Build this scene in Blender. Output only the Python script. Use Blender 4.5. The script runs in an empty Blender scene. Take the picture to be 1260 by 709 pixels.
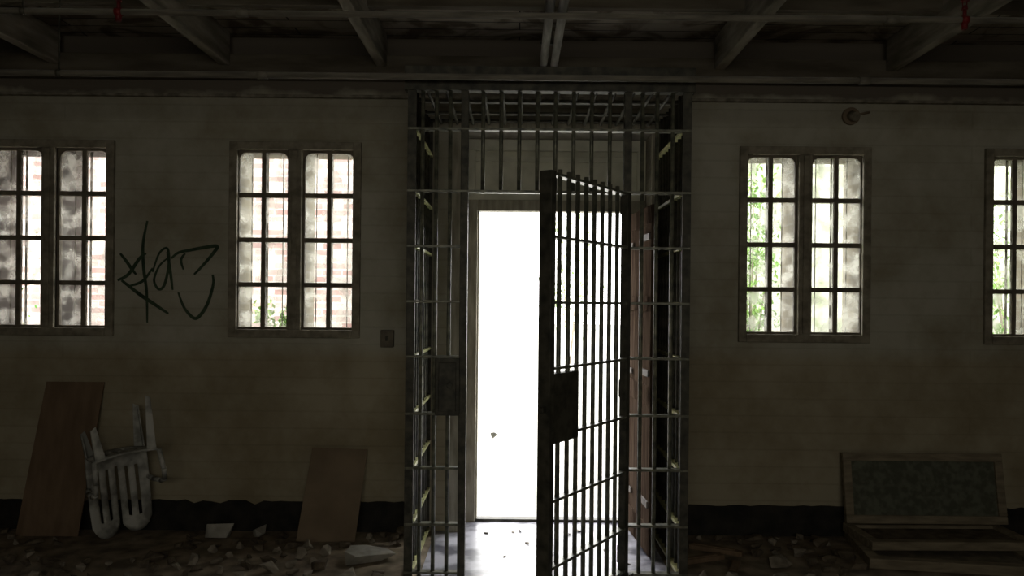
import bpy, bmesh, math, random
from mathutils import Matrix, Vector
random.seed(7)
scene = bpy.context.scene
COL = scene.collection
try:
    scene.view_settings.view_transform = 'Standard'
except Exception:
    pass

# ------------------------------------------------------------ materials
def new_mat(name):
    m = bpy.data.materials.new(name); m.use_nodes = True
    nt = m.node_tree
    b = nt.nodes.get('Principled BSDF')
    return m, nt, b

def noisy(name, c1, c2, scale=6.0, rough=0.8, metal=0.0, bump=0.2, detail=6.0, lo=0.35, hi=0.65, spec=0.3, stretch=None):
    m, nt, b = new_mat(name)
    tc = nt.nodes.new('ShaderNodeTexCoord')
    mp = nt.nodes.new('ShaderNodeMapping')
    if stretch: mp.inputs['Scale'].default_value = stretch
    n = nt.nodes.new('ShaderNodeTexNoise'); n.inputs['Scale'].default_value = scale; n.inputs['Detail'].default_value = detail
    r = nt.nodes.new('ShaderNodeValToRGB')
    r.color_ramp.elements[0].position = lo; r.color_ramp.elements[0].color = (*c1, 1)
    r.color_ramp.elements[1].position = hi; r.color_ramp.elements[1].color = (*c2, 1)
    nt.links.new(tc.outputs['Object'], mp.inputs[0]); nt.links.new(mp.outputs[0], n.inputs['Vector'])
    nt.links.new(n.outputs['Fac'], r.inputs[0]); nt.links.new(r.outputs[0], b.inputs['Base Color'])
    b.inputs['Roughness'].default_value = rough; b.inputs['Metallic'].default_value = metal
    b.inputs['Specular IOR Level'].default_value = spec
    if bump:
        bp = nt.nodes.new('ShaderNodeBump'); bp.inputs['Strength'].default_value = bump; bp.inputs['Distance'].default_value = 0.01
        nt.links.new(n.outputs['Fac'], bp.inputs['Height']); nt.links.new(bp.outputs[0], b.inputs['Normal'])
    return m

def mix_rgb(nt, fac, a, b_, blend='MIX'):
    n = nt.nodes.new('ShaderNodeMix'); n.data_type = 'RGBA'; n.blend_type = blend
    for sock, v in ((n.inputs[0], fac), (n.inputs[6], a), (n.inputs[7], b_)):
        if isinstance(v, (int, float)): sock.default_value = v
        elif isinstance(v, tuple): sock.default_value = (*v, 1)
        else: nt.links.new(v, sock)
    return n.outputs[2]

def wall_material():
    m, nt, b = new_mat('painted_brick')
    tc = nt.nodes.new('ShaderNodeTexCoord'); sp = nt.nodes.new('ShaderNodeSeparateXYZ'); cb = nt.nodes.new('ShaderNodeCombineXYZ')
    nt.links.new(tc.outputs['Object'], sp.inputs[0]); nt.links.new(sp.outputs['X'], cb.inputs['X']); nt.links.new(sp.outputs['Z'], cb.inputs['Y'])
    br = nt.nodes.new('ShaderNodeTexBrick'); br.inputs['Scale'].default_value = 1.0
    br.inputs['Brick Width'].default_value = 6.3; br.inputs['Row Height'].default_value = 0.118
    br.inputs['Mortar Size'].default_value = 0.010; br.inputs['Mortar Smooth'].default_value = 1.0
    br.inputs['Color1'].default_value = (0.45, 0.435, 0.355, 1); br.inputs['Color2'].default_value = (0.465, 0.448, 0.37, 1)
    br.inputs['Mortar'].default_value = (0.405, 0.39, 0.315, 1)
    nt.links.new(cb.outputs[0], br.inputs['Vector'])
    n1 = nt.nodes.new('ShaderNodeTexNoise'); n1.inputs['Scale'].default_value = 2.4; n1.inputs['Detail'].default_value = 12; n1.inputs['Roughness'].default_value = .62
    nt.links.new(tc.outputs['Object'], n1.inputs['Vector'])
    r1 = nt.nodes.new('ShaderNodeValToRGB'); r1.color_ramp.elements[0].position = .34; r1.color_ramp.elements[0].color = (.68, .64, .56, 1)
    r1.color_ramp.elements[1].position = .60; r1.color_ramp.elements[1].color = (1, 1, 1, 1)
    nt.links.new(n1.outputs['Fac'], r1.inputs[0])
    c = mix_rgb(nt, 1.0, br.outputs['Color'], r1.outputs[0], 'MULTIPLY')
    # browner paint on the lower part of the wall
    mr = nt.nodes.new('ShaderNodeMapRange'); mr.inputs['From Min'].default_value = 1.20; mr.inputs['From Max'].default_value = 1.30
    mr.inputs['To Min'].default_value = 1; mr.inputs['To Max'].default_value = 0
    nt.links.new(sp.outputs['Z'], mr.inputs['Value'])
    c2 = mix_rgb(nt, 1.0, c, (.86, .79, .68), 'MULTIPLY')
    c = mix_rgb(nt, mr.outputs[0], c, c2)
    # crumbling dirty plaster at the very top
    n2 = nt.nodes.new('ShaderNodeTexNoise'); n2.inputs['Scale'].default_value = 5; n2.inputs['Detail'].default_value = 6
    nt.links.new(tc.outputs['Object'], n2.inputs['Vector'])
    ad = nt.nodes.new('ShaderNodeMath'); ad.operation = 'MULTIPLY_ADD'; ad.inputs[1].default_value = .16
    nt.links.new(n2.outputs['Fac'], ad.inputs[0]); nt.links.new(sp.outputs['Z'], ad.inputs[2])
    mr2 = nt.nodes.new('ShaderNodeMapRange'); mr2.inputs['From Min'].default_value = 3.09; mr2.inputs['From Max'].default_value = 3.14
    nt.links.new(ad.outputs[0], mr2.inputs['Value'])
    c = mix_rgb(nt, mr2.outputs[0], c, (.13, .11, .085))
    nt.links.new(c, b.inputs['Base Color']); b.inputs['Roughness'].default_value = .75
    bp = nt.nodes.new('ShaderNodeBump'); bp.inputs['Strength'].default_value = .12; bp.inputs['Distance'].default_value = .006
    nt.links.new(br.outputs['Fac'], bp.inputs['Height']); bp.invert = True
    nt.links.new(bp.outputs[0], b.inputs['Normal'])
    return m

def brick_material(name, c1, c2, mortar, horiz='X'):
    m, nt, b = new_mat(name)
    tc = nt.nodes.new('ShaderNodeTexCoord'); sp = nt.nodes.new('ShaderNodeSeparateXYZ'); cb = nt.nodes.new('ShaderNodeCombineXYZ')
    nt.links.new(tc.outputs['Object'], sp.inputs[0]); nt.links.new(sp.outputs[horiz], cb.inputs['X']); nt.links.new(sp.outputs['Z'], cb.inputs['Y'])
    br = nt.nodes.new('ShaderNodeTexBrick'); br.inputs['Scale'].default_value = 1.0
    br.inputs['Brick Width'].default_value = .22; br.inputs['Row Height'].default_value = .075; br.inputs['Mortar Size'].default_value = .008
    br.inputs['Color1'].default_value = (*c1, 1); br.inputs['Color2'].default_value = (*c2, 1); br.inputs['Mortar'].default_value = (*mortar, 1)
    nt.links.new(cb.outputs[0], br.inputs['Vector'])
    n = nt.nodes.new('ShaderNodeTexNoise'); n.inputs['Scale'].default_value = 3; n.inputs['Detail'].default_value = 5
    nt.links.new(tc.outputs['Object'], n.inputs['Vector'])
    r = nt.nodes.new('ShaderNodeValToRGB'); r.color_ramp.elements[0].position = .35; r.color_ramp.elements[0].color = (.6, .6, .6, 1)
    r.color_ramp.elements[1].position = .6
    nt.links.new(n.outputs['Fac'], r.inputs[0])
    c = mix_rgb(nt, 1.0, br.outputs['Color'], r.outputs[0], 'MULTIPLY')
    nt.links.new(c, b.inputs['Base Color']); b.inputs['Roughness'].default_value = .9
    return m

def plank_material(name, c1, c2, width):
    m, nt, b = new_mat(name)
    tc = nt.nodes.new('ShaderNodeTexCoord')
    w = nt.nodes.new('ShaderNodeTexBrick'); w.inputs['Scale'].default_value = 1
    w.inputs['Brick Width'].default_value = 3; w.inputs['Row Height'].default_value = width; w.inputs['Mortar Size'].default_value = .006
    w.inputs['Color1'].default_value = (*c1, 1); w.inputs['Color2'].default_value = (*c2, 1); w.inputs['Mortar'].default_value = (.03, .026, .02, 1)
    nt.links.new(tc.outputs['Object'], w.inputs['Vector'])
    n = nt.nodes.new('ShaderNodeTexNoise'); n.inputs['Scale'].default_value = 2.8; n.inputs['Detail'].default_value = 9; n.inputs['Distortion'].default_value = 1.2
    nt.links.new(tc.outputs['Object'], n.inputs['Vector'])
    r = nt.nodes.new('ShaderNodeValToRGB'); r.color_ramp.elements[0].position = .42; r.color_ramp.elements[0].color = (.35, .30, .24, 1)
    r.color_ramp.elements[1].position = .55
    nt.links.new(n.outputs['Fac'], r.inputs[0])
    nt.links.new(mix_rgb(nt, 1.0, w.outputs['Color'], r.outputs[0], 'MULTIPLY'), b.inputs['Base Color'])
    b.inputs['Roughness'].default_value = .85
    return m

def glass_material():
    m, nt, b = new_mat('grimy_glass')
    out = nt.nodes['Material Output']; nt.nodes.remove(b)
    tr = nt.nodes.new('ShaderNodeBsdfTransparent'); tl = nt.nodes.new('ShaderNodeBsdfTranslucent')
    tl.inputs[0].default_value = (.80, .80, .74, 1); tr.inputs[0].default_value = (.97, .97, .94, 1)
    tc = nt.nodes.new('ShaderNodeTexCoord')
    n = nt.nodes.new('ShaderNodeTexNoise'); n.inputs['Scale'].default_value = 11; n.inputs['Detail'].default_value = 5
    r = nt.nodes.new('ShaderNodeValToRGB'); r.color_ramp.elements[0].position = .42; r.color_ramp.elements[0].color = (.03, .03, .03, 1)
    r.color_ramp.elements[1].position = .66; r.color_ramp.elements[1].color = (.42, .42, .42, 1)
    nt.links.new(tc.outputs['Object'], n.inputs['Vector']); nt.links.new(n.outputs['Fac'], r.inputs[0])
    mx = nt.nodes.new('ShaderNodeMixShader')
    nt.links.new(r.outputs[0], mx.inputs[0]); nt.links.new(tr.outputs[0], mx.inputs[1]); nt.links.new(tl.outputs[0], mx.inputs[2])
    nt.links.new(mx.outputs[0], out.inputs[0])
    return m

M_WALL = wall_material()
M_REVEAL = brick_material('reveal_brick', (.20, .175, .125), (.26, .23, .17), (.25, .23, .19), 'Y')
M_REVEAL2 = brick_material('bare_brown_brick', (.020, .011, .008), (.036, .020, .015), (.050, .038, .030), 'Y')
M_EXT_L = brick_material('outdoor_brick', (.40, .24, .23), (.64, .58, .57), (.68, .67, .65))
M_EXT_R = noisy('outdoor_plaster', (.30, .34, .24), (.70, .70, .68), 5, .9, bump=0)
M_PLAIN = noisy('room_plaster', (.20, .18, .14), (.30, .28, .22), 2, .9)
M_FLOOR = noisy('dirty_concrete', (.12, .096, .068), (.33, .27, .195), 7, .8, bump=.7, detail=10)
M_SLAB = noisy('worn_pale_tile', (.11, .11, .14), (.50, .50, .57), 5, .32, bump=.4, detail=10, lo=.42, hi=.58, spec=.5)
M_GROUND = noisy('outdoor_concrete', (.42, .42, .38), (.55, .55, .52), 4, .9)
M_CEIL = plank_material('ceiling_boards', (.32, .28, .225), (.27, .24, .19), .14)
M_BEAM = noisy('old_beam_paint', (.15, .135, .105), (.35, .32, .26), 5, .8, stretch=(3, .5, 3))
M_HEAD = noisy('stained_head_timber', (.085, .072, .052), (.165, .145, .11), 4, .85, stretch=(.6, 3, 3))
M_BASE = noisy('black_baseboard', (.010, .010, .009), (.032, .028, .022), 8, .7)
M_SASH = noisy('weathered_sash_paint', (.17, .15, .11), (.33, .30, .23), 14, .7)
M_MUNT = noisy('dark_muntin_paint', (.12, .105, .08), (.22, .19, .14), 14, .7)
M_GLASS = glass_material()
M_IRON = noisy('painted_iron', (.07, .075, .058), (.22, .22, .16), 22, .38, metal=.2, bump=.3, spec=.6)
M_IRON_D = noisy('dark_iron', (.035, .035, .028), (.095, .09, .068), 18, .5, metal=.2, bump=.3)
M_RAIL = noisy('rail_iron_doorway_highlight', (.30, .30, .14), (.60, .60, .30), 26, .35, bump=.2, spec=.6)  # doorway light caught by the side rails, put into a paler yellow-green colour
M_PIPE = noisy('pale_pipe_paint', (.14, .13, .105), (.25, .23, .185), 12, .6, stretch=(.4, 3, 3))
M_PIPE2 = noisy('pale_conduit_paint', (.22, .21, .18), (.40, .38, .33), 12, .6, stretch=(3, .4, 3))
M_RED = noisy('red_enamel', (.10, .008, .010), (.20, .015, .015), 20, .5)
M_DOORW = noisy('brown_door_wood', (.055, .038, .028), (.12, .088, .066), 5, 1.0, stretch=(6, 6, .6), spec=0.0)
M_FRAMEW = noisy('greyed_cream_paint', (.28, .26, .20), (.48, .45, .36), 8, .65, stretch=(3, 3, .6))
M_TRANS = noisy('pale_transom_paint', (.58, .58, .47), (.80, .79, .66), 5, .6)
M_BOARD = noisy('brown_hardboard', (.16, .108, .068), (.22, .152, .096), 4, .85, stretch=(4, 4, .6))
M_CARD = noisy('tan_board', (.20, .15, .10), (.26, .20, .135), 4, .85)
M_PLASTIC = noisy('dirty_white_plastic', (.22, .22, .20), (.54, .54, .50), 9, .5, lo=.4, hi=.6)
M_GREEN = noisy('green_grey_panel', (.085, .09, .065), (.14, .148, .11), 22, .8, lo=.42, hi=.6)
M_WOOD = noisy('old_wood', (.17, .14, .095), (.29, .245, .17), 6, .75, stretch=(1, 5, 5))
M_RUB = noisy('rubble_plaster', (.18, .155, .12), (.36, .32, .26), 14, .9)
M_RUBD = noisy('rubble_dark', (.07, .055, .04), (.18, .145, .10), 14, .9)
M_PAPER = noisy('pale_scrap', (.30, .29, .25), (.48, .46, .42), 10, .8)
M_HINGE = noisy('pale_hinge_paint', (.12, .11, .10), (.22, .20, .185), 10, .7)
M_SPRAY = noisy('green_black_spray', (.018, .038, .019), (.055, .088, .048), 16, .7, bump=0)
M_LEAF = noisy('leaf_green', (.08, .22, .03), (.28, .46, .11), 3, .6, bump=0)
M_LEAFP = noisy('pale_leaf', (.20, .30, .12), (.42, .50, .28), 3, .6, bump=0)
M_BARK = noisy('bark', (.24, .21, .16), (.38, .33, .28), 10, .9)

# ------------------------------------------------------------ helpers
def bx(bm, x0, x1, y0, y1, z0, z1):
    vs = [bm.verts.new(p) for p in ((x0,y0,z0),(x1,y0,z0),(x1,y1,z0),(x0,y1,z0),(x0,y0,z1),(x1,y0,z1),(x1,y1,z1),(x0,y1,z1))]
    for f in ((0,3,2,1),(4,5,6,7),(0,1,5,4),(1,2,6,5),(2,3,7,6),(3,0,4,7)):
        bm.faces.new([vs[i] for i in f])
    return vs

def cyl(bm, p0, p1, r0, r1=None, seg=10):
    r1 = r0 if r1 is None else r1
    p0 = Vector(p0); p1 = Vector(p1); d = (p1-p0)
    q = Vector((0,0,1)).rotation_difference(d.normalized())
    a = []; b = []
    for i in range(seg):
        t = 2*math.pi*i/seg; o = Vector((math.cos(t), math.sin(t), 0))
        a.append(bm.verts.new(p0 + q @ (o*r0))); b.append(bm.verts.new(p1 + q @ (o*r1)))
    for i in range(seg):
        j = (i+1) % seg
        f = bm.faces.new((a[i], a[j], b[j], b[i])); f.smooth = True
    bm.faces.new(list(reversed(a))); bm.faces.new(b)

def obj(name, bm, mat, parent=None, loc=(0,0,0), rot=(0,0,0), bevel=0.0, **props):
    me = bpy.data.meshes.new(name)
    bmesh.ops.recalc_face_normals(bm, faces=bm.faces[:])
    bm.to_mesh(me); bm.free()
    for mm in (mat if isinstance(mat, (list, tuple)) else [mat]): me.materials.append(mm)
    return obj_me(name, me, parent, loc, rot, bevel, **props)

def obj_me(name, me, parent=None, loc=(0,0,0), rot=(0,0,0), bevel=0.0, **props):
    o = bpy.data.objects.new(name, me); COL.objects.link(o)
    o.location = loc; o.rotation_euler = rot
    if parent: o.parent = parent
    if bevel:
        md = o.modifiers.new('bevel', 'BEVEL'); md.width = bevel; md.segments = 2; md.limit_method = 'ANGLE'
    for k, v in props.items(): o[k] = v
    return o

def empty(name, loc=(0,0,0), rot=(0,0,0), parent=None, **props):
    o = bpy.data.objects.new(name, None); COL.objects.link(o); o.empty_display_size = .1
    o.location = loc; o.rotation_euler = rot
    if parent: o.parent = parent
    for k, v in props.items(): o[k] = v
    return o

def boxo(name, dims, mat, bevel=0, **kw):
    bm = bmesh.new(); bx(bm, *dims); return obj(name, bm, mat, bevel=bevel, **kw)

S = dict(kind='structure')
YW = 5.53      # room face of the far wall
YO = 5.88      # outdoor face
CZ = 3.42      # ceiling

# ------------------------------------------------------------ room shell
WIN = [-3.249, -1.542, 1.989, 3.690]
HOLES = []
WZ0, WZ1 = 1.395, 2.64
for c in WIN:
    HOLES += [(c-.412, c-.045, WZ0, WZ1), (c+.045, c+.412, WZ0, WZ1)]
HOLES.append((-.37, .925, 0.0, 2.78))

def wall_with_holes(name, x0, x1, z0, z1, y0, y1, holes):
    xs = sorted({x0, x1, *[h[0] for h in holes], *[h[1] for h in holes]})
    zs = sorted({z0, z1, *[h[2] for h in holes], *[h[3] for h in holes]})
    def hole(i, k):
        if i < 0 or k < 0 or i >= len(xs)-1 or k >= len(zs)-1: return True
        cx = (xs[i]+xs[i+1])/2; cz = (zs[k]+zs[k+1])/2
        return any(h[0] < cx < h[1] and h[2] < cz < h[3] for h in holes)
    bm = bmesh.new(); cache = {}
    def v(x, y, z):
        key = (round(x,5), round(y,5), round(z,5))
        if key not in cache: cache[key] = bm.verts.new((x,y,z))
        return cache[key]
    for i in range(len(xs)-1):
        for k in range(len(zs)-1):
            if hole(i, k): continue
            a, b, c, d = xs[i], xs[i+1], zs[k], zs[k+1]
            bm.faces.new((v(a,y0,c), v(b,y0,c), v(b,y0,d), v(a,y0,d)))
            bm.faces.new((v(a,y1,c), v(a,y1,d), v(b,y1,d), v(b,y1,c)))
            for (di, dk, p, q) in ((-1,0,(a,c),(a,d)), (1,0,(b,c),(b,d)), (0,-1,(a,c),(b,c)), (0,1,(a,d),(b,d))):
                if hole(i+di, k+dk):
                    f = bm.faces.new((v(p[0],y0,p[1]), v(q[0],y0,q[1]), v(q[0],y1,q[1]), v(p[0],y1,p[1])))
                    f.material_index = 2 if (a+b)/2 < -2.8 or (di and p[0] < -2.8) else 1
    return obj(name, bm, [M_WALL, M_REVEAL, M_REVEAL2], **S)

RX0, RX1, RY0 = -5.6, 6.0, -4.0
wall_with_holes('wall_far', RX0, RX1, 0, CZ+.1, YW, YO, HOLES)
boxo('wall_left', (RX0-.2, RX0, RY0, YO, 0, CZ+.1), M_PLAIN, **S)
boxo('wall_right', (RX1, RX1+.2, RY0, YO, 0, CZ+.1), M_PLAIN, **S)
boxo('wall_back', (RX0-.2, RX1+.2, RY0-.2, RY0, 0, CZ+.1), M_PLAIN, **S)
boxo('floor', (RX0-.2, RX1+.2, RY0-.2, YW, -.12, 0), M_FLOOR, **S)
boxo('ceiling', (RX0-.2, RX1+.2, RY0-.2, YO, CZ, CZ+.12), M_CEIL, **S)
# pale worn slab inside the cage running out through the doorway
boxo('floor_slab', (-.55, .92, 4.0, 6.0, -.1, .006), M_SLAB, **S)
boxo('ground', (-30, 30, YO, 60, -.22, -.02), M_GROUND, **S)
def ragged_base(name, x0, x1, seed):
    rnd = random.Random(seed); bm = bmesh.new(); n = int((x1-x0)/.06); pf = None
    for i in range(n+1):
        x = x0+(x1-x0)*i/n; h = .205+rnd.uniform(-.008, .005)-(.02 if rnd.random() < .08 else 0)
        cur = [bm.verts.new(p) for p in ((x, YW-.022, 0), (x, YW-.022, h), (x, YW, h), (x, YW, 0))]
        if pf:
            for a in range(4): b = (a+1) % 4; bm.faces.new((pf[a], pf[b], cur[b], cur[a]))
        else: bm.faces.new(cur)
        pf = cur
    bm.faces.new(list(reversed(pf)))
    obj(name, bm, M_BASE, **S)
ragged_base('baseboard_left', RX0, -.66, 3)
ragged_base('baseboard_right', 1.03, RX1, 4)

# ceiling joists
tn = 1
for x in (-4.33, -3.17, -2.01, -.94, 1.37, 2.54, 3.70, 4.86):
    bm = bmesh.new(); bx(bm, x-.035, x+.035, RY0, YW-.09, 3.20, CZ)
    obj('trim_%d' % tn, bm, M_BEAM, bevel=.006, **S); tn += 1
# cross nogging between the joists
bm = bmesh.new(); bx(bm, RX0, RX1, 4.72, 4.78, 3.35, CZ)
obj('trim_%d' % tn, bm, M_HEAD, bevel=.004, **S); tn += 1
# timber plate along the wall head
boxo('trim_%d' % tn, (RX0, RX1, YW-.09, YW, 3.12, 3.28), M_HEAD, bevel=.006, **S); tn += 1
boxo('trim_%d' % tn, (RX0, RX1, YW-.04, YW, 3.0, 3.02), M_BEAM, bevel=.004, **S); tn += 1

# ------------------------------------------------------------ windows
def build_window(idx, c):
    w = empty('window_%d' % idx, (c, YW, WZ0), **S)
    H = WZ1-WZ0
    bm = bmesh.new()   # surround, proud of the wall
    o, i = .455, .40
    bx(bm, -o, -i, -.03, 0, -.055, H+.055); bx(bm, i, o, -.03, 0, -.055, H+.055)
    bx(bm, -i, i, -.03, 0, H, H+.055); bx(bm, -i, i, -.035, 0, -.055, 0)
    bx(bm, -.045, .045, -.03, 0, 0, H)
    bx(bm, -.018, .018, -.045, -.03, .01, H-.01)
    obj('window_frame', bm, M_SASH, parent=w, bevel=.004)
    for s in (-1, 1):
        a, b = (.045, .412) if s > 0 else (-.412, -.045)
        bm = bmesh.new(); y0, y1 = .012, .05; t = .016
        bx(bm, a, a+t, y0, y1, 0, H); bx(bm, b-t, b, y0, y1, 0, H)
        bx(bm, a+t, b-t, y0, y1, 0, t); bx(bm, a+t, b-t, y0, y1, H-t, H)
        m = (a+b)/2
        bx(bm, m-.015, m+.015, y0+.004, y1-.006, t, H-t)
        for k in (1, 2, 3):
            z = H*k/4
            bx(bm, a+t, b-t, y0+.006, y1-.004, z-.016, z+.016)
        # curved corner blocks of the arched head
        for (cx, sg) in ((a+t, 1), (b-t, -1)):
            pts = [(cx, H-t)] + [(cx+sg*.05*(1-math.sin(q)), H-t-.05*(1-math.cos(q))) for q in [math.pi/2*j/5 for j in range(6)]]
            f0 = [bm.verts.new((p[0], y0+.002, p[1])) for p in pts]; f1 = [bm.verts.new((p[0], y1-.002, p[1])) for p in pts]
            try:
                bm.faces.new(f0); bm.faces.new(list(reversed(f1)))
                for j in range(len(pts)):
                    k2 = (j+1) % len(pts); bm.faces.new((f0[j], f0[k2], f1[k2], f1[j]))
            except ValueError: pass
        obj('casement', bm, M_MUNT, parent=w)
        boxo('window_glass', (a+t, b-t, .030, .033, t, H-t), M_GLASS, parent=w)
        bm = bmesh.new()   # iron grille outside the glass
        x = (a+b)/2; cyl(bm, (x, .11, 0), (x, .11, H), .008, seg=8)
        for f in (.2, .8): cyl(bm, (a+(b-a)*f, .11, 0), (a+(b-a)*f, .11, H), .004, seg=6)
        for k in (1, 2, 3):
            bx(bm, a, b, .102, .118, H*k/4-.008, H*k/4+.008)
        obj('security_grille', bm, M_SASH, parent=w)
for n, c in enumerate(WIN): build_window(n+1, c)

# ------------------------------------------------------------ doorway
OX0, OX1 = -.37, .925
DX0, DX1, DZ = -.29, .81, 2.26
fr = empty('door_1', (0, 5.80, 0), **S)
bm = bmesh.new()
bx(bm, OX0, DX0, -.04, .06, 0, DZ+.08); bx(bm, DX1, OX1, -.04, .06, 0, DZ+.08); bx(bm, DX0, DX1, -.04, .06, DZ, DZ+.08)
bx(bm, DX0, DX0+.012, .0, .06, 0, DZ); bx(bm, DX1-.012, DX1, 0, .06, 0, DZ)
obj('door_frame', bm, M_FRAMEW, parent=fr, bevel=.004)
bm = bmesh.new()
bx(bm, OX0, OX1, .01, .05, DZ+.08, 2.78)
bx(bm, OX0, OX1, -.03, .01, DZ+.08, DZ+.13); bx(bm, OX0, OX1, -.03, .01, 2.70, 2.78)
for x in (OX0, OX1-.06): bx(bm, x, x+.06, -.03, .01, DZ+.13, 2.70)
bx(bm, OX0+.06, OX1-.06, -.018, .01, 2.62, 2.66)
obj('transom_panel', bm, M_TRANS, parent=fr, bevel=.004)
boxo('threshold', (DX0, DX1, -.02, .06, .0, .025), M_IRON_D, parent=fr)
# swung-in wooden leaf, hinged on one jamb
leaf = empty('door_leaf', (.80, -.04, 0), (0, 0, math.radians(-86)), parent=fr)
bm = bmesh.new()
L = .80
bx(bm, 0, L, -.012, .012, .02, 2.22)
for (z0, z1) in ((.02, .20), (.95, 1.08), (1.55, 1.65), (2.10, 2.22)): bx(bm, 0, L, -.022, .022, z0, z1)
for x in (0, L/2-.05, L-.11): bx(bm, x, x+.11, -.022, .022, .02, 2.22)
o = obj('door_body', bm, M_DOORW, bevel=.004); o.parent = leaf; o['label'] = 'dirty grey-brown panelled wooden door leaf'
bm = bmesh.new()
for z in (.30, 1.12, 1.98):
    bx(bm, .02, .30, -.032, -.022, z, z+.035); cyl(bm, (0, -.03, z-.02), (0, -.03, z+.06), .012)
    bx(bm, L-.22, L-.02, -.034, -.022, z+.02, z+.06)
o = obj('hinge', bm, M_HINGE); o.parent = leaf

# pale lining boards on the vestibule jamb
boxo('trim_%d' % tn, (-.47, -.37, YW-.02, YW, 0, 2.86), M_FRAMEW, bevel=.004, **S); tn += 1
boxo('trim_%d' % tn, (.925, 1.0, YW-.02, YW, 0, 2.86), M_FRAMEW, bevel=.004, **S); tn += 1
boxo('trim_%d' % tn, (-.37, .925, YW-.02, YW, 2.78, 2.86), M_FRAMEW, bevel=.004, **S); tn += 1

# ------------------------------------------------------------ iron cage
CX, CY = .18, 4.60
cage = empty('iron_bar_cage', (CX, CY, 0), label='tall dark iron bar cage around doorway with gate swung open', category='cage')
HW, DP, TOP = .82, .905, 2.85
GX0, GX1, GT = -.49, .455, 2.235
ZS = [.03, .31, .635, .95, 1.28, 1.60, 1.92, 2.24, 2.60]
BR = .0118
bar_cache = {}
def bar(parent, x, y, z0, z1, name='bar', r=BR, mat=M_IRON):
    key = (round(z1-z0, 4), r, mat.name)
    if key not in bar_cache:
        bm = bmesh.new(); cyl(bm, (0,0,0), (0,0,z1-z0), r, seg=12)
        o = obj(name, bm, mat, parent=parent, loc=(x, y, z0)); bar_cache[key] = o.data; return o
    return obj_me(name, bar_cache[key], parent=parent, loc=(x, y, z0))
def flat(parent, dims, name='crossbar', mat=M_IRON, bevel=.002):
    return boxo(name, dims, mat, bevel=bevel, parent=parent)
# corner posts (angle section)
for sx in (-1, 1):
    for y in (0, DP):
        bm = bmesh.new(); x = sx*HW; t = .008; w = .05; sy = 1 if y == 0 else -1
        xa, xb = sorted((x, x-sx*w)); bx(bm, xa, xb, *sorted((y, y+sy*t)), 0, TOP)
        xa, xb = sorted((x, x-sx*t)); bx(bm, xa, xb, *sorted((y+sy*t, y+sy*w)), 0, TOP)
        obj('corner_post', bm, M_IRON_D, parent=cage)
# gate-opening posts
for x in (GX0, GX1):
    bm = bmesh.new(); bx(bm, x-.022, x+.022, 0, .05, 0, TOP); obj('gate_post', bm, M_IRON_D, parent=cage, bevel=.003)
# header channels
bm = bmesh.new(); bx(bm, -HW-.02, HW+.02, -.012, .0, TOP-.03, TOP+.11); bx(bm, -HW-.02, HW+.02, 0, .06, TOP+.095, TOP+.11); bx(bm, -HW-.02, HW+.02, 0, .06, TOP-.03, TOP-.015)
obj('header_channel', bm, M_IRON_D, parent=cage, bevel=.002)
# front crossbars
def seg_front(z, x0, x1): flat(cage, (x0, x1, -.002, .05, z-.007, z+.007))
for z in ZS:
    if z > GT-.02: seg_front(z, -HW, HW)
    else:
        seg_front(z, -HW, GX0-.02); seg_front(z, GX1+.02, HW)
# front bars
for x in (-.735, -.655, -.575): bar(cage, x, .024, 0, TOP)
for x in (.54, .625, .715): bar(cage, x, .024, 0, TOP)
n = 8
for i in range(1, n+1):
    bar(cage, GX0 + (GX1-GX0)*i/(n+1), .024, GT-.005, TOP)
# sides
for sx in (-1, 1):
    x = sx*(HW-.028)
    for z in ZS: flat(cage, (x-.030, x+.025, .05, DP-.01, z-.009, z+.009), mat=M_RAIL, name='side_rail')
    for i in range(1, 9): bar(cage, x, DP*i/9, 0, TOP, mat=M_IRON_D)
# roof grid
bm = bmesh.new(); bx(bm, -HW, HW, DP-.05, DP, TOP-.012, TOP); obj('roof_edge', bm, M_IRON_D, parent=cage)
for i in range(1, 15):
    x = -HW + 2*HW*i/15
    bm = bmesh.new(); cyl(bm, (x, .02, TOP-.02), (x, DP-.02, TOP-.02), BR, seg=8); obj('roof_bar', bm, M_IRON_D, parent=cage)
for y in (.3, .6):
    flat(cage, (-HW, HW, y-.022, y+.022, TOP-.027, TOP-.013), name='roof_crossbar', mat=M_IRON_D)
# lock box on the fixed panel
bm = bmesh.new(); bx(bm, -.645, -.505, -.03, .055, .945, 1.275); bx(bm, -.625, -.525, -.036, -.03, .97, 1.25)
cyl(bm, (-.56, -.045, 1.12), (-.56, -.036, 1.12), .018)
obj('lock_box', bm, M_IRON_D, parent=cage, bevel=.005, label='square dark steel lock housing')
# gate
GL = .925
ang = math.atan2(-.78, -.505)
gate = empty('gate', (GX1, -.005, 0), (0, 0, ang), parent=cage)
def gobj(name, bm, mat, bevel=.002, **kw): return obj(name, bm, mat, parent=gate, bevel=bevel, **kw)
bm = bmesh.new(); bx(bm, .0, .045, -.022, .022, .05, GT); gobj('hinge_stile', bm, M_IRON_D)
bm = bmesh.new(); bx(bm, GL-.045, GL, -.034, .034, .05, GT); gobj('latch_stile', bm, M_IRON_D)
GZ = [.07, .31, .635, .95, 1.28, 1.60, 1.92, GT-.01]
for z in GZ:
    bm = bmesh.new(); bx(bm, .045, GL-.045, -.026, .026, z-.007, z+.007); gobj('crossbar', bm, M_IRON)
for i in range(1, 9):
    x = .045 + (GL-.09)*i/9
    bar(gate, x, 0, .06, GT+.022, r=.0122)
bm = bmesh.new(); bx(bm, GL-.30, GL-.05, -.035, .03, .915, 1.255); bx(bm, GL-.275, GL-.075, -.043, -.035, .94, 1.23)
bx(bm, GL-.06, GL+.03, -.015, .015, 1.07, 1.10)
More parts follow.
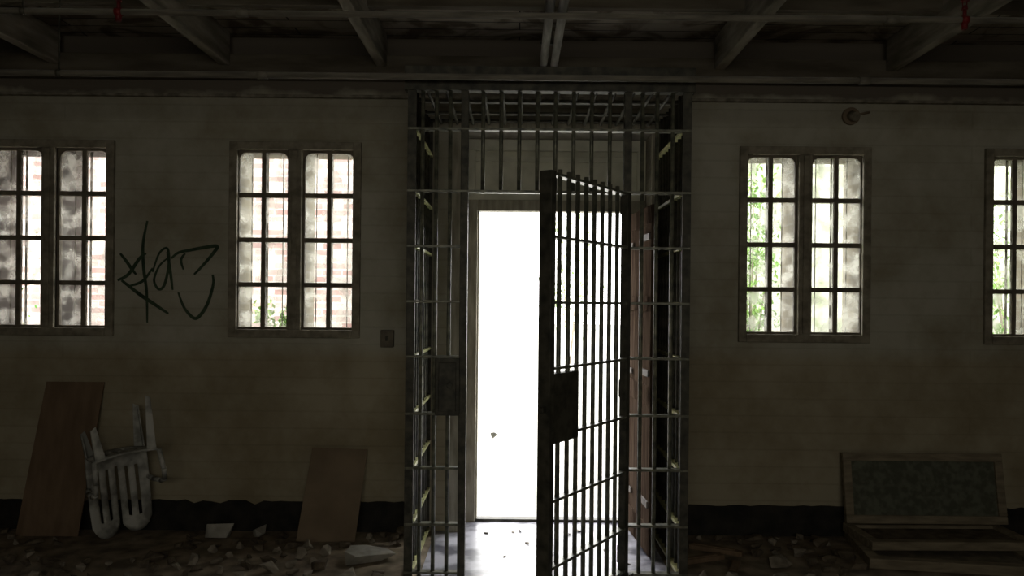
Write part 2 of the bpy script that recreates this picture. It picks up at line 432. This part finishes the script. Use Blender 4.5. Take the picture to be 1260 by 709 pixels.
gobj('lock_box', bm, M_IRON_D, bevel=.004, label='rectangular steel lock case on the gate')
for z in (.10, 1.05, 2.10):
    bm = bmesh.new(); cyl(bm, (-.012, -.012, z), (-.012, -.012, z+.12), .02); bx(bm, -.012, .04, -.03, -.018, z+.01, z+.11); gobj('hinge', bm, M_IRON_D)
bm = bmesh.new(); bx(bm, -.03, .09, -.045, .045, 0, .045); gobj('pivot_foot', bm, M_IRON_D)

# ------------------------------------------------------------ pipes
def pipe(y, z, r, label, hx0=RX0, hx1=RX1):
    e = empty('ceiling_pipe', (0, y, z), label=label, category='pipe')
    bm = bmesh.new(); cyl(bm, (hx0, 0, 0), (hx1, 0, 0), r, seg=14)
    obj('pipe_run', bm, M_PIPE, parent=e)
    for x in (-4.0, -1.45, 1.95, 4.3):
        bm = bmesh.new(); cyl(bm, (x-.03, 0, 0), (x+.03, 0, 0), r*1.25, seg=14); obj('pipe_coupling', bm, M_PIPE, parent=e)
    for x in (-2.6, 2.9):
        bm = bmesh.new(); cyl(bm, (x, 0, r), (x, 0, CZ-z), .006, seg=8); cyl(bm, (x-.012, 0, 0), (x+.012, 0, 0), r*1.2); obj('pipe_hanger', bm, M_IRON_D, parent=e)
    return e
pipe(4.17, 3.10, .017, 'long pale painted pipe slung below the ceiling joists')
pipe(4.50, 2.87, .018, 'long thin pale pipe running across the top of the iron cage')
# twin conduit running front to back
e = empty('ceiling_conduit', (.20, 0, 3.20), label='pair of pale pipes running side by side under the ceiling', category='pipe')
for dx in (-.036, .036):
    bm = bmesh.new(); cyl(bm, (dx, RY0, 0), (dx, YW-.1, 0), .026, seg=12); obj('pipe_run', bm, M_PIPE2, parent=e)
for y in (1.6, 3.4, 5.0):
    bm = bmesh.new(); bx(bm, -.07, .07, y-.02, y+.02, .018, .03); bx(bm, -.008, .008, y-.008, y+.008, .03, CZ-3.20); obj('pipe_bracket', bm, M_IRON_D, parent=e)
# red sprinkler heads
for x in (-2.10, 2.33):
    s = empty('fire_sprinkler', (x, 4.17, 3.10), label='small red fire sprinkler head fixed to the ceiling pipe', category='sprinkler', group='red sprinkler heads')
    bm = bmesh.new(); cyl(bm, (0,0,.012), (0,0,.055), .010); cyl(bm, (0,0,.055), (0,0,.075), .016, .012); obj('sprinkler_body', bm, M_RED, parent=s)
    bm = bmesh.new(); cyl(bm, (0,0,.098), (0,0,.104), .022, seg=16)
    for sx in (-1, 1): cyl(bm, (sx*.011, 0, .07), (sx*.011, 0, .10), .003, seg=6)
    obj('deflector', bm, M_RED, parent=s)
    bm = bmesh.new(); cyl(bm, (-.018,0,0), (.018,0,0), .0215, seg=14); cyl(bm, (0,0,-.05), (0,0,-.005), .014, .018); obj('tee_fitting', bm, M_RED, parent=s)

# ------------------------------------------------------------ graffiti
def wp(u, v):  # photo-measured mark on the wall, converted to metres in the wall plane
    v = v-.0096*(u-636)
    return ((u-636)/177.0, 1.6-(v-372)/177.0)
strokes = [
 ([(181,272),(176,300),(177,330),(181,360),(182,397)], 3.0),
 ([(145,345),(158,338),(172,318),(180,312)], 3.2), ([(148,312),(156,322),(163,332),(168,338)], 3.0),
 ([(150,345),(172,362),(190,374),(208,386)], 3.4), ([(160,352),(176,346),(188,330)], 2.6),
 ([(188,335),(196,312),(206,306),(208,325),(203,350),(196,356),(190,345),(196,328),(206,318)], 2.6),
 ([(206,310),(210,335),(213,357)], 2.8),
 ([(211,318),(220,311),(234,308),(250,305),(267,303),(263,311),(254,322),(245,332),(239,338)], 3.2),
 ([(262,338),(263,348),(260,362),(255,376),(248,387),(241,392),(233,386),(226,376),(220,360)], 3.2),
 ([(228,312),(223,320),(226,332)], 2.4)]
bm = bmesh.new()
def smooth(pts, n=5):
    P = [Vector(p) for p in pts]; P = [P[0]]+P+[P[-1]]; out = []
    for i in range(1, len(P)-2):
        for j in range(n):
            t = j/n; a, b, c, d = P[i-1], P[i], P[i+1], P[i+2]
            out.append(.5*((2*b)+(-a+c)*t+(2*a-5*b+4*c-d)*t*t+(-a+3*b-3*c+d)*t**3))
    out.append(P[-2]); return out
for si, (st, wd) in enumerate(strokes):
    pts = smooth([wp(*p) for p in st]); prev = None; N = len(pts); yy = YW-.0008-.0002*si
    for i, p in enumerate(pts):
        d = (pts[min(i+1,N-1)]-pts[max(i-1,0)]); d = d.normalized() if d.length > 1e-9 else Vector((1,0))
        nrm = Vector((-d.y, d.x)); w = wd*1.35/177/2*(.55+.45*math.sin(math.pi*min(1, max(.08, (i+1)/N))))
        cur = (bm.verts.new((p.x+nrm.x*w, yy, p.y+nrm.y*w)), bm.verts.new((p.x-nrm.x*w, yy, p.y-nrm.y*w)))
        if prev: bm.faces.new((prev[0], prev[1], cur[1], cur[0]))
        prev = cur
obj('graffiti_tag', bm, M_SPRAY, label='dark green sprayed scrawl tag on the painted wall between windows', category='graffiti')

# ------------------------------------------------------------ wall fittings
e = empty('switch_box', (-.893, YW, 1.34), label='small dark electrical switch box on the wall beside the cage', category='switch')
bm = bmesh.new(); bx(bm, -.045, .045, -.045, 0, -.06, .06); obj('box_body', bm, M_MUNT, parent=e, bevel=.005)
bm = bmesh.new(); bx(bm, -.008, .008, -.062, -.045, -.015, .02); obj('toggle', bm, M_IRON_D, parent=e, bevel=.002)
e = empty('wall_light_fitting', (2.30, YW, 2.91), label='small broken brown wall light fitting high on the wall', category='light fitting')
bm = bmesh.new(); cyl(bm, (0,-.03,0), (0,0,0), .060, seg=20); obj('back_plate', bm, M_CARD, parent=e, bevel=.004)
bm = bmesh.new(); cyl(bm, (0,-.10,-.02), (0,-.03,0), .03, .035, seg=14); obj('lamp_socket', bm, M_SASH, parent=e)
bm = bmesh.new(); cyl(bm, (.04,-.02,.01), (.13,-.012,.03), .008, seg=8); obj('conduit', bm, M_CARD, parent=e)

# ------------------------------------------------------------ leaning boards
def leaning_board(name, pts_bottom, pts_top, th, mat, **kw):
    bm = bmesh.new()
    a, b = [Vector(p) for p in pts_bottom]; d, c = [Vector(p) for p in pts_top]
    nrm = (b-a).cross(d-a).normalized()*th
    if nrm.y < 0: nrm = -nrm
    f = [bm.verts.new(p) for p in (a, b, c, d)]; g = [bm.verts.new(p+nrm) for p in (a, b, c, d)]
    bm.faces.new(f); bm.faces.new(list(reversed(g)))
    for i in range(4): j = (i+1) % 4; bm.faces.new((f[i], f[j], g[j], g[i]))
    return obj(name, bm, mat, bevel=.002, **kw)
leaning_board('wooden_board', ((-3.35,5.34,0),(-2.93,5.34,0)), ((-3.25,5.51,1.02),(-2.85,5.51,1.02)), .012, M_BOARD,
    label='tall reddish-brown board leaning against the wall', category='board')
leaning_board('tan_board', ((-1.45,5.28,0),(-1.06,5.28,0)), ((-1.40,5.49,.585),(-1.02,5.49,.575)), .012, M_CARD,
    label='short tan board leaning against the wall', category='board')

# ------------------------------------------------------------ upturned plastic chair
def build_chair():
    root = empty('plastic_chair', label='battered dirty white plastic chair standing upside down against the wall', category='chair')
    SZ = .30
    def curved(name, fn, nu, nv, skip=None, th=.012):
        bm = bmesh.new(); g = {}
        for i in range(nu+1):
            for j in range(nv+1): g[i,j] = bm.verts.new(fn(i/nu, j/nv))
        for i in range(nu):
            for j in range(nv):
                if skip and skip(i, j): continue
                f = bm.faces.new((g[i,j], g[i+1,j], g[i+1,j+1], g[i,j+1])); f.smooth = True
        for v in [v for v in bm.verts if not v.link_faces]: bm.verts.remove(v)
        o = obj(name, bm, M_PLASTIC, parent=root)
        md = o.modifiers.new('s', 'SOLIDIFY'); md.thickness = th; md.offset = 0
        return o
    def seatf(u, v):
        x = (u-.5)*2; w = .195-.02*v
        r = 1-.10*max(0, abs(v-.5)*2-.7)
        return (x*w*r, -.18+.36*v, SZ-.018*(1-x*x))
    curved('seat', seatf, 13, 12, lambda i, j: (i % 2 == 1) and 3 <= j <= 8 and 2 < i < 11)
    def backf(u, v):
        x = (u-.5)*2; lobe = abs(abs(x)*2-1)
        top = .56*(1-.16*lobe**2.6)
        return (x*(.185+.02*v-.02*v*v), .17+.09*v-.05*x*x, SZ+v*top)
    curved('backrest', backf, 19, 16, lambda i, j: (i == 9 and j > 2) or ((i in (3, 6, 12, 15)) and 3 <= j <= 12))
    # broad blade-like moulded legs, uneven because some are broken short
    for sx, sy, cut in ((-1,-1,-.04), (1,-1,.10), (-1,1,.02), (1,1,.14)):
        bm = bmesh.new()
        p1 = Vector((sx*.175, sy*.16, SZ)); p0 = Vector((sx*.18, sy*.17, cut))
        for (w0, w1, ax) in ((.026, .055, 'x'), (.022, .045, 'y')):
            vs = []
            for p, w in ((p0, w0), (p1, w1)):
                for a in (0, -1):
                    for t in (-.004, .004):
                        if ax == 'x': vs.append(bm.verts.new((p.x+sx*a*w, p.y+t, p.z+(a*.02 if p is p0 else 0))))
                        else: vs.append(bm.verts.new((p.x+t, p.y+sy*a*w, p.z)))
            for f in ((0,1,3,2),(4,6,7,5),(0,4,5,1),(2,3,7,6),(0,2,6,4),(1,5,7,3)): bm.faces.new([vs[i] for i in f])
        obj('leg', bm, M_PLASTIC, parent=root, bevel=.002)
    for sx in (-1, 1):
        bm = bmesh.new()
        path = [(sx*.19, -.17, SZ), (sx*.20, -.18, SZ+.13), (sx*.205, -.15, SZ+.20), (sx*.205, -.05, SZ+.22), (sx*.198, .10, SZ+.22), (sx*.18, .18, SZ+.20)]
        for a, b in zip(path, path[1:]): cyl(bm, a, b, .016, seg=8)
        obj('armrest', bm, M_PLASTIC, parent=root)
    return root
ch = build_chair()
ch.rotation_euler = (math.radians(5), math.radians(173), math.radians(40))
bpy.context.view_layer.update()
zs = []; ys = []; xs_ = []
for c in ch.children:
    for v in c.data.vertices:
        w = c.matrix_world @ v.co; zs.append(w.z); ys.append(w.y); xs_.append(w.x)
ch.location = (-2.54-(min(xs_)+max(xs_))/2, 5.44-max(ys), -min(zs)+.005)

# ------------------------------------------------------------ framed panel and flat frames
def frame_obj(parent, w, h, t, fw, mat, panel_mat, name_p):
    bm = bmesh.new()
    bx(bm, 0, w, 0, t, 0, fw); bx(bm, 0, w, 0, t, h-fw, h); bx(bm, 0, fw, 0, t, fw, h-fw); bx(bm, w-fw, w, 0, t, fw, h-fw)
    obj('wooden_frame', bm, mat, parent=parent, bevel=.004)
    if panel_mat:
        boxo(name_p, (fw, w-fw, t*.4, t*.6, fw, h-fw), panel_mat, parent=parent)
f1 = empty('framed_panel', (2.24, 5.37, .130), (math.radians(-10), 0, 0), label='wood-framed grey-green panel propped against the wall on flat frames', category='panel')
frame_obj(f1, 1.09, .47, .04, .055, M_WOOD, M_GREEN, 'green_panel')
f2 = empty('flat_frame', (2.26, 5.40, .0), (math.radians(90), 0, math.radians(-9)), label='old wooden window frame lying flat on the dirty floor', category='frame')
frame_obj(f2, 1.02, .62, .06, .07, M_WOOD, M_MUNT, 'panel_board')
f3 = empty('flat_frame', (2.24, 5.47, .062), (math.radians(90), 0, math.radians(1)), label='second wooden frame stacked flat on top of another', category='frame')
frame_obj(f3, 1.06, .44, .055, .06, M_WOOD, M_RUBD, 'panel_board')
bpy.context.view_layer.update()
for f, zb in ((f2, 0.0), (f3, .061)):
    zz = []; yy = []
    for c in f.children:
        for v in c.data.vertices: w = c.matrix_world @ v.co; zz.append(w.z); yy.append(w.y)
    f.location.z += zb - min(zz)
    f.location.y += 5.46 - max(yy)

# ------------------------------------------------------------ rubble
def chunk_mesh(name, sx, sy, sz, mat, n=14):
    bm = bmesh.new()
    for _ in range(n):
        bm.verts.new((random.uniform(-sx,sx), random.uniform(-sy,sy), random.uniform(0,sz)))
    r = bmesh.ops.convex_hull(bm, input=bm.verts)
    bad = [g for g in r['geom_interior'] if isinstance(g, bmesh.types.BMVert)]
    bmesh.ops.delete(bm, geom=bad, context='VERTS')
    m = min(v.co.z for v in bm.verts)
    for v in bm.verts: v.co.z -= m
    me = bpy.data.meshes.new(name); bmesh.ops.recalc_face_normals(bm, faces=bm.faces[:]); bm.to_mesh(me); bm.free(); me.materials.append(mat); return me
grey = [chunk_mesh('rubble_chunk', random.uniform(.03,.06), random.uniform(.03,.05), random.uniform(.03,.06), M_RUB) for _ in range(5)]
dark = [chunk_mesh('rubble_chunk', random.uniform(.03,.09), random.uniform(.03,.06), random.uniform(.03,.08), M_RUBD) for _ in range(6)]
placed = [(-1.98,5.33,.12), (-1.72,5.36,.1), (-.90,4.90,.22), (-.98,4.55,.13), (1.17,4.95,.17), (1.32,4.78,.14), (1.30,5.14,.19), (1.62,4.86,.15)]
def clear(x, y, d):
    if -3.45 < x < -2.85 and y > 5.25: return False
    if -2.95 < x < -2.2 and y > 4.85: return False
    if -1.52 < x < -.98 and y > 5.15: return False
    if 2.1 < x < 3.5 and y > 4.6: return False
    if -.70 < x < 1.07 and y > 3.7: return False
    return all((x-a)**2+(y-b)**2 > (d+c)**2 for a, b, c in placed)
cnt = 0; tries = 0
while cnt < 230 and tries < 20000:
    tries += 1
    reg = random.random(); pile = False
    if reg < .16: x = random.uniform(-1.45, -.74); pile = True
    elif reg < .22: x = random.uniform(1.1, 1.9); pile = True
    elif reg < .64: x = random.uniform(-3.9, -.75)
    else: x = random.uniform(1.12, 4.1)
    y = random.uniform(4.4, 5.15) if pile else YW-.10-abs(random.gauss(0, .34)); d = .070 if pile else .052
    if y < 4.35 or not clear(x, y, d): continue
    placed.append((x, y, d)); isg = random.random() < (.75 if pile else .28)
    me = random.choice(grey if isg else dark)
    s = random.uniform(.9, 1.25) if pile else random.uniform(.5, .9)
    o = obj_me('rubble_chunk', me, loc=(x, y, 0), rot=(0, 0, random.uniform(0, 6.28)),
        label='jagged pale plaster chunk on the dirty floor' if isg else 'dark dirty rubble chunk on the floor', category='rubble', group='rubble along the wall')
    o.scale = (s, s, s*random.uniform(1, 1.5)); cnt += 1
# larger pale scraps
def scrap(x, y, sx, sy, sz, rz, mat, label, name='broken_tile'):
    me = chunk_mesh(name, sx, sy, sz, mat, 18)
    obj_me(name, me, loc=(x, y, 0), rot=(0, 0, rz), label=label, category='debris')
scrap(-1.98, 5.33, .10, .05, .10, .3, M_PAPER, 'pale broken plaster slab by the wall')
scrap(-1.72, 5.36, .08, .05, .09, 1.1, M_PAPER, 'small pale broken plaster piece by the wall')
scrap(-.90, 4.90, .17, .12, .09, .5, M_PAPER, 'flat pale broken plaster sheet beside the cage')
scrap(-.98, 4.55, .10, .08, .05, 2.0, M_RUB, 'grey broken plaster sheet beside the cage')
scrap(1.62, 4.86, .11, .08, .07, 1.0, M_RUB, 'grey broken plaster lump on the floor near timber scraps')
for i, (x, y, a, l) in enumerate(((1.17, 4.95, .4, .30), (1.32, 4.78, 1.2, .24), (1.30, 5.14, -.5, .34))):
    bm = bmesh.new(); bx(bm, -l/2, l/2, -.025, .025, 0, .03); bx(bm, -l/2+.02, l/2-.05, -.018, .018, .03, .038)
    obj('wood_scrap', bm, M_BOARD, loc=(x, y, 0), rot=(0, 0, a), bevel=.004, label='short broken brown timber offcut on the floor', category='wood', group='timber scraps by the cage')
# litter on the pale slab
for i in range(14):
    x = random.uniform(-.28, .75); y = random.uniform(4.75, 5.6)
    me = chunk_mesh('floor_litter', random.uniform(.01,.03), random.uniform(.01,.03), .012, random.choice((M_RUBD, M_RUB)), 9)
    obj_me('floor_litter', me, loc=(x, y, .006), label='small scrap of litter on the pale doorway floor', category='debris', group='litter in the doorway')

# ------------------------------------------------------------ outdoors
boxo('garden_wall', (-10, -1.4, 9.0, 9.2, -.02, 4.4), M_EXT_L, label='pinkish brick wall standing outside the windows', category='wall')
boxo('garden_wall', (2.0, 11, 9.2, 9.4, -.02, 4.4), M_EXT_R, label='pale mottled plaster wall standing outside the windows', category='wall')
me = chunk_mesh('stone', .05, .04, .085, M_IRON_D, 16)
obj_me('stone', me, loc=(-.255, 9.45, -.02), label='small dark stone on the bright path outside', category='stone')
def shrub(x, y, z0, h, r, n, seed, leaf=.06, lm=M_LEAF, nb=5):
    rnd = random.Random(seed)
    root = empty('leafy_shrub', (x, y, z0), label='bright green leafy shrub growing outside the building', category='shrub')
    bm = bmesh.new(); tips = []
    for k in range(nb):
        a = rnd.uniform(0, 6.28); rr = rnd.uniform(.2, .8)*r; t = Vector((math.cos(a)*rr, math.sin(a)*rr, h*rnd.uniform(.55, .95)))
        mid = Vector((t.x*.35, t.y*.35, t.z*.5)); cyl(bm, (0,0,0), mid, .016, .010, seg=6); cyl(bm, mid, t, .010, .003, seg=6); tips += [t, (t+mid)/2, mid]
    obj('branches', bm, M_BARK, parent=root)
    bm = bmesh.new()
    for _ in range(n):
        t = rnd.choice(tips); p = t+Vector((rnd.gauss(0,1), rnd.gauss(0,1), rnd.gauss(0,1)))*r*.28
        if p.z < .02: p.z = .02+abs(p.z)
        q = Matrix.Rotation(rnd.uniform(0,6.28), 3, 'Z') @ Matrix.Rotation(rnd.uniform(-1.2,1.2), 3, 'X'); l = leaf*rnd.uniform(.6,1.3)
        vs = [bm.verts.new(p + q @ Vector(c)) for c in ((0,-l,0),(l*.45,0,l*.1),(0,l,0),(-l*.45,0,l*.1))]
        bm.faces.new(vs)
    obj('foliage', bm, lm, parent=root, kind='stuff')
shrub(2.40, 8.2, -.02, 3.8, .42, 2000, 1, .035)
shrub(3.25, 7.3, -.02, 1.9, .22, 900, 2, .03)
shrub(5.1, 8.2, -.02, 3.3, .6, 1800, 3, .035)
shrub(-1.92, 6.40, -.02, 1.66, .22, 2200, 4, .035, nb=9)
shrub(-5.4, 8.4, -.02, 2.6, .5, 400, 6, .035)
shrub(1.2, 18.0, -.02, 4.2, .8, 900, 5, .06, M_LEAFP)

# ------------------------------------------------------------ light
w = bpy.data.worlds.new('overcast_sky'); scene.world = w; w.use_nodes = True
bg = w.node_tree.nodes['Background']; bg.inputs[0].default_value = (1, .99, .97, 1); bg.inputs[1].default_value = 6.8
def area(name, loc, rot, sx, sy, power, col, portal=False):
    l = bpy.data.lights.new(name, 'AREA'); l.shape = 'RECTANGLE'; l.size = sx; l.size_y = sy; l.energy = power; l.color = col
    o = bpy.data.objects.new(name, l); COL.objects.link(o); o.location = loc; o.rotation_euler = rot
    if portal: l.cycles.is_portal = True
    return o
area('added_room_fill', (0.3, -3.4, 2.3), (math.radians(90), 0, 0), 4.0, 1.4, 45, (1, .94, .80))  # unseen fill added behind the camera to lift the dark interior
area('door_portal', (.26, 5.9, 1.13), (math.radians(-90), 0, 0), 1.1, 2.26, 1, (1,1,1), True)
for c in WIN: area('window_portal', (c, 5.9, 2.0), (math.radians(-90), 0, 0), .85, 1.25, 1, (1,1,1), True)

# ------------------------------------------------------------ camera
cd = bpy.data.cameras.new('camera'); cam = bpy.data.objects.new('camera', cd); COL.objects.link(cam)
cd.lens = 28; cd.sensor_width = 36; cd.shift_x = -6/1260; cd.shift_y = 17.5/1260; cd.clip_start = .05
cam.matrix_world = Matrix.Translation((0, 0, 1.6)) @ Matrix.Rotation(math.radians(90), 4, 'X') @ Matrix.Rotation(math.radians(.55), 4, 'Z')
scene.camera = cam
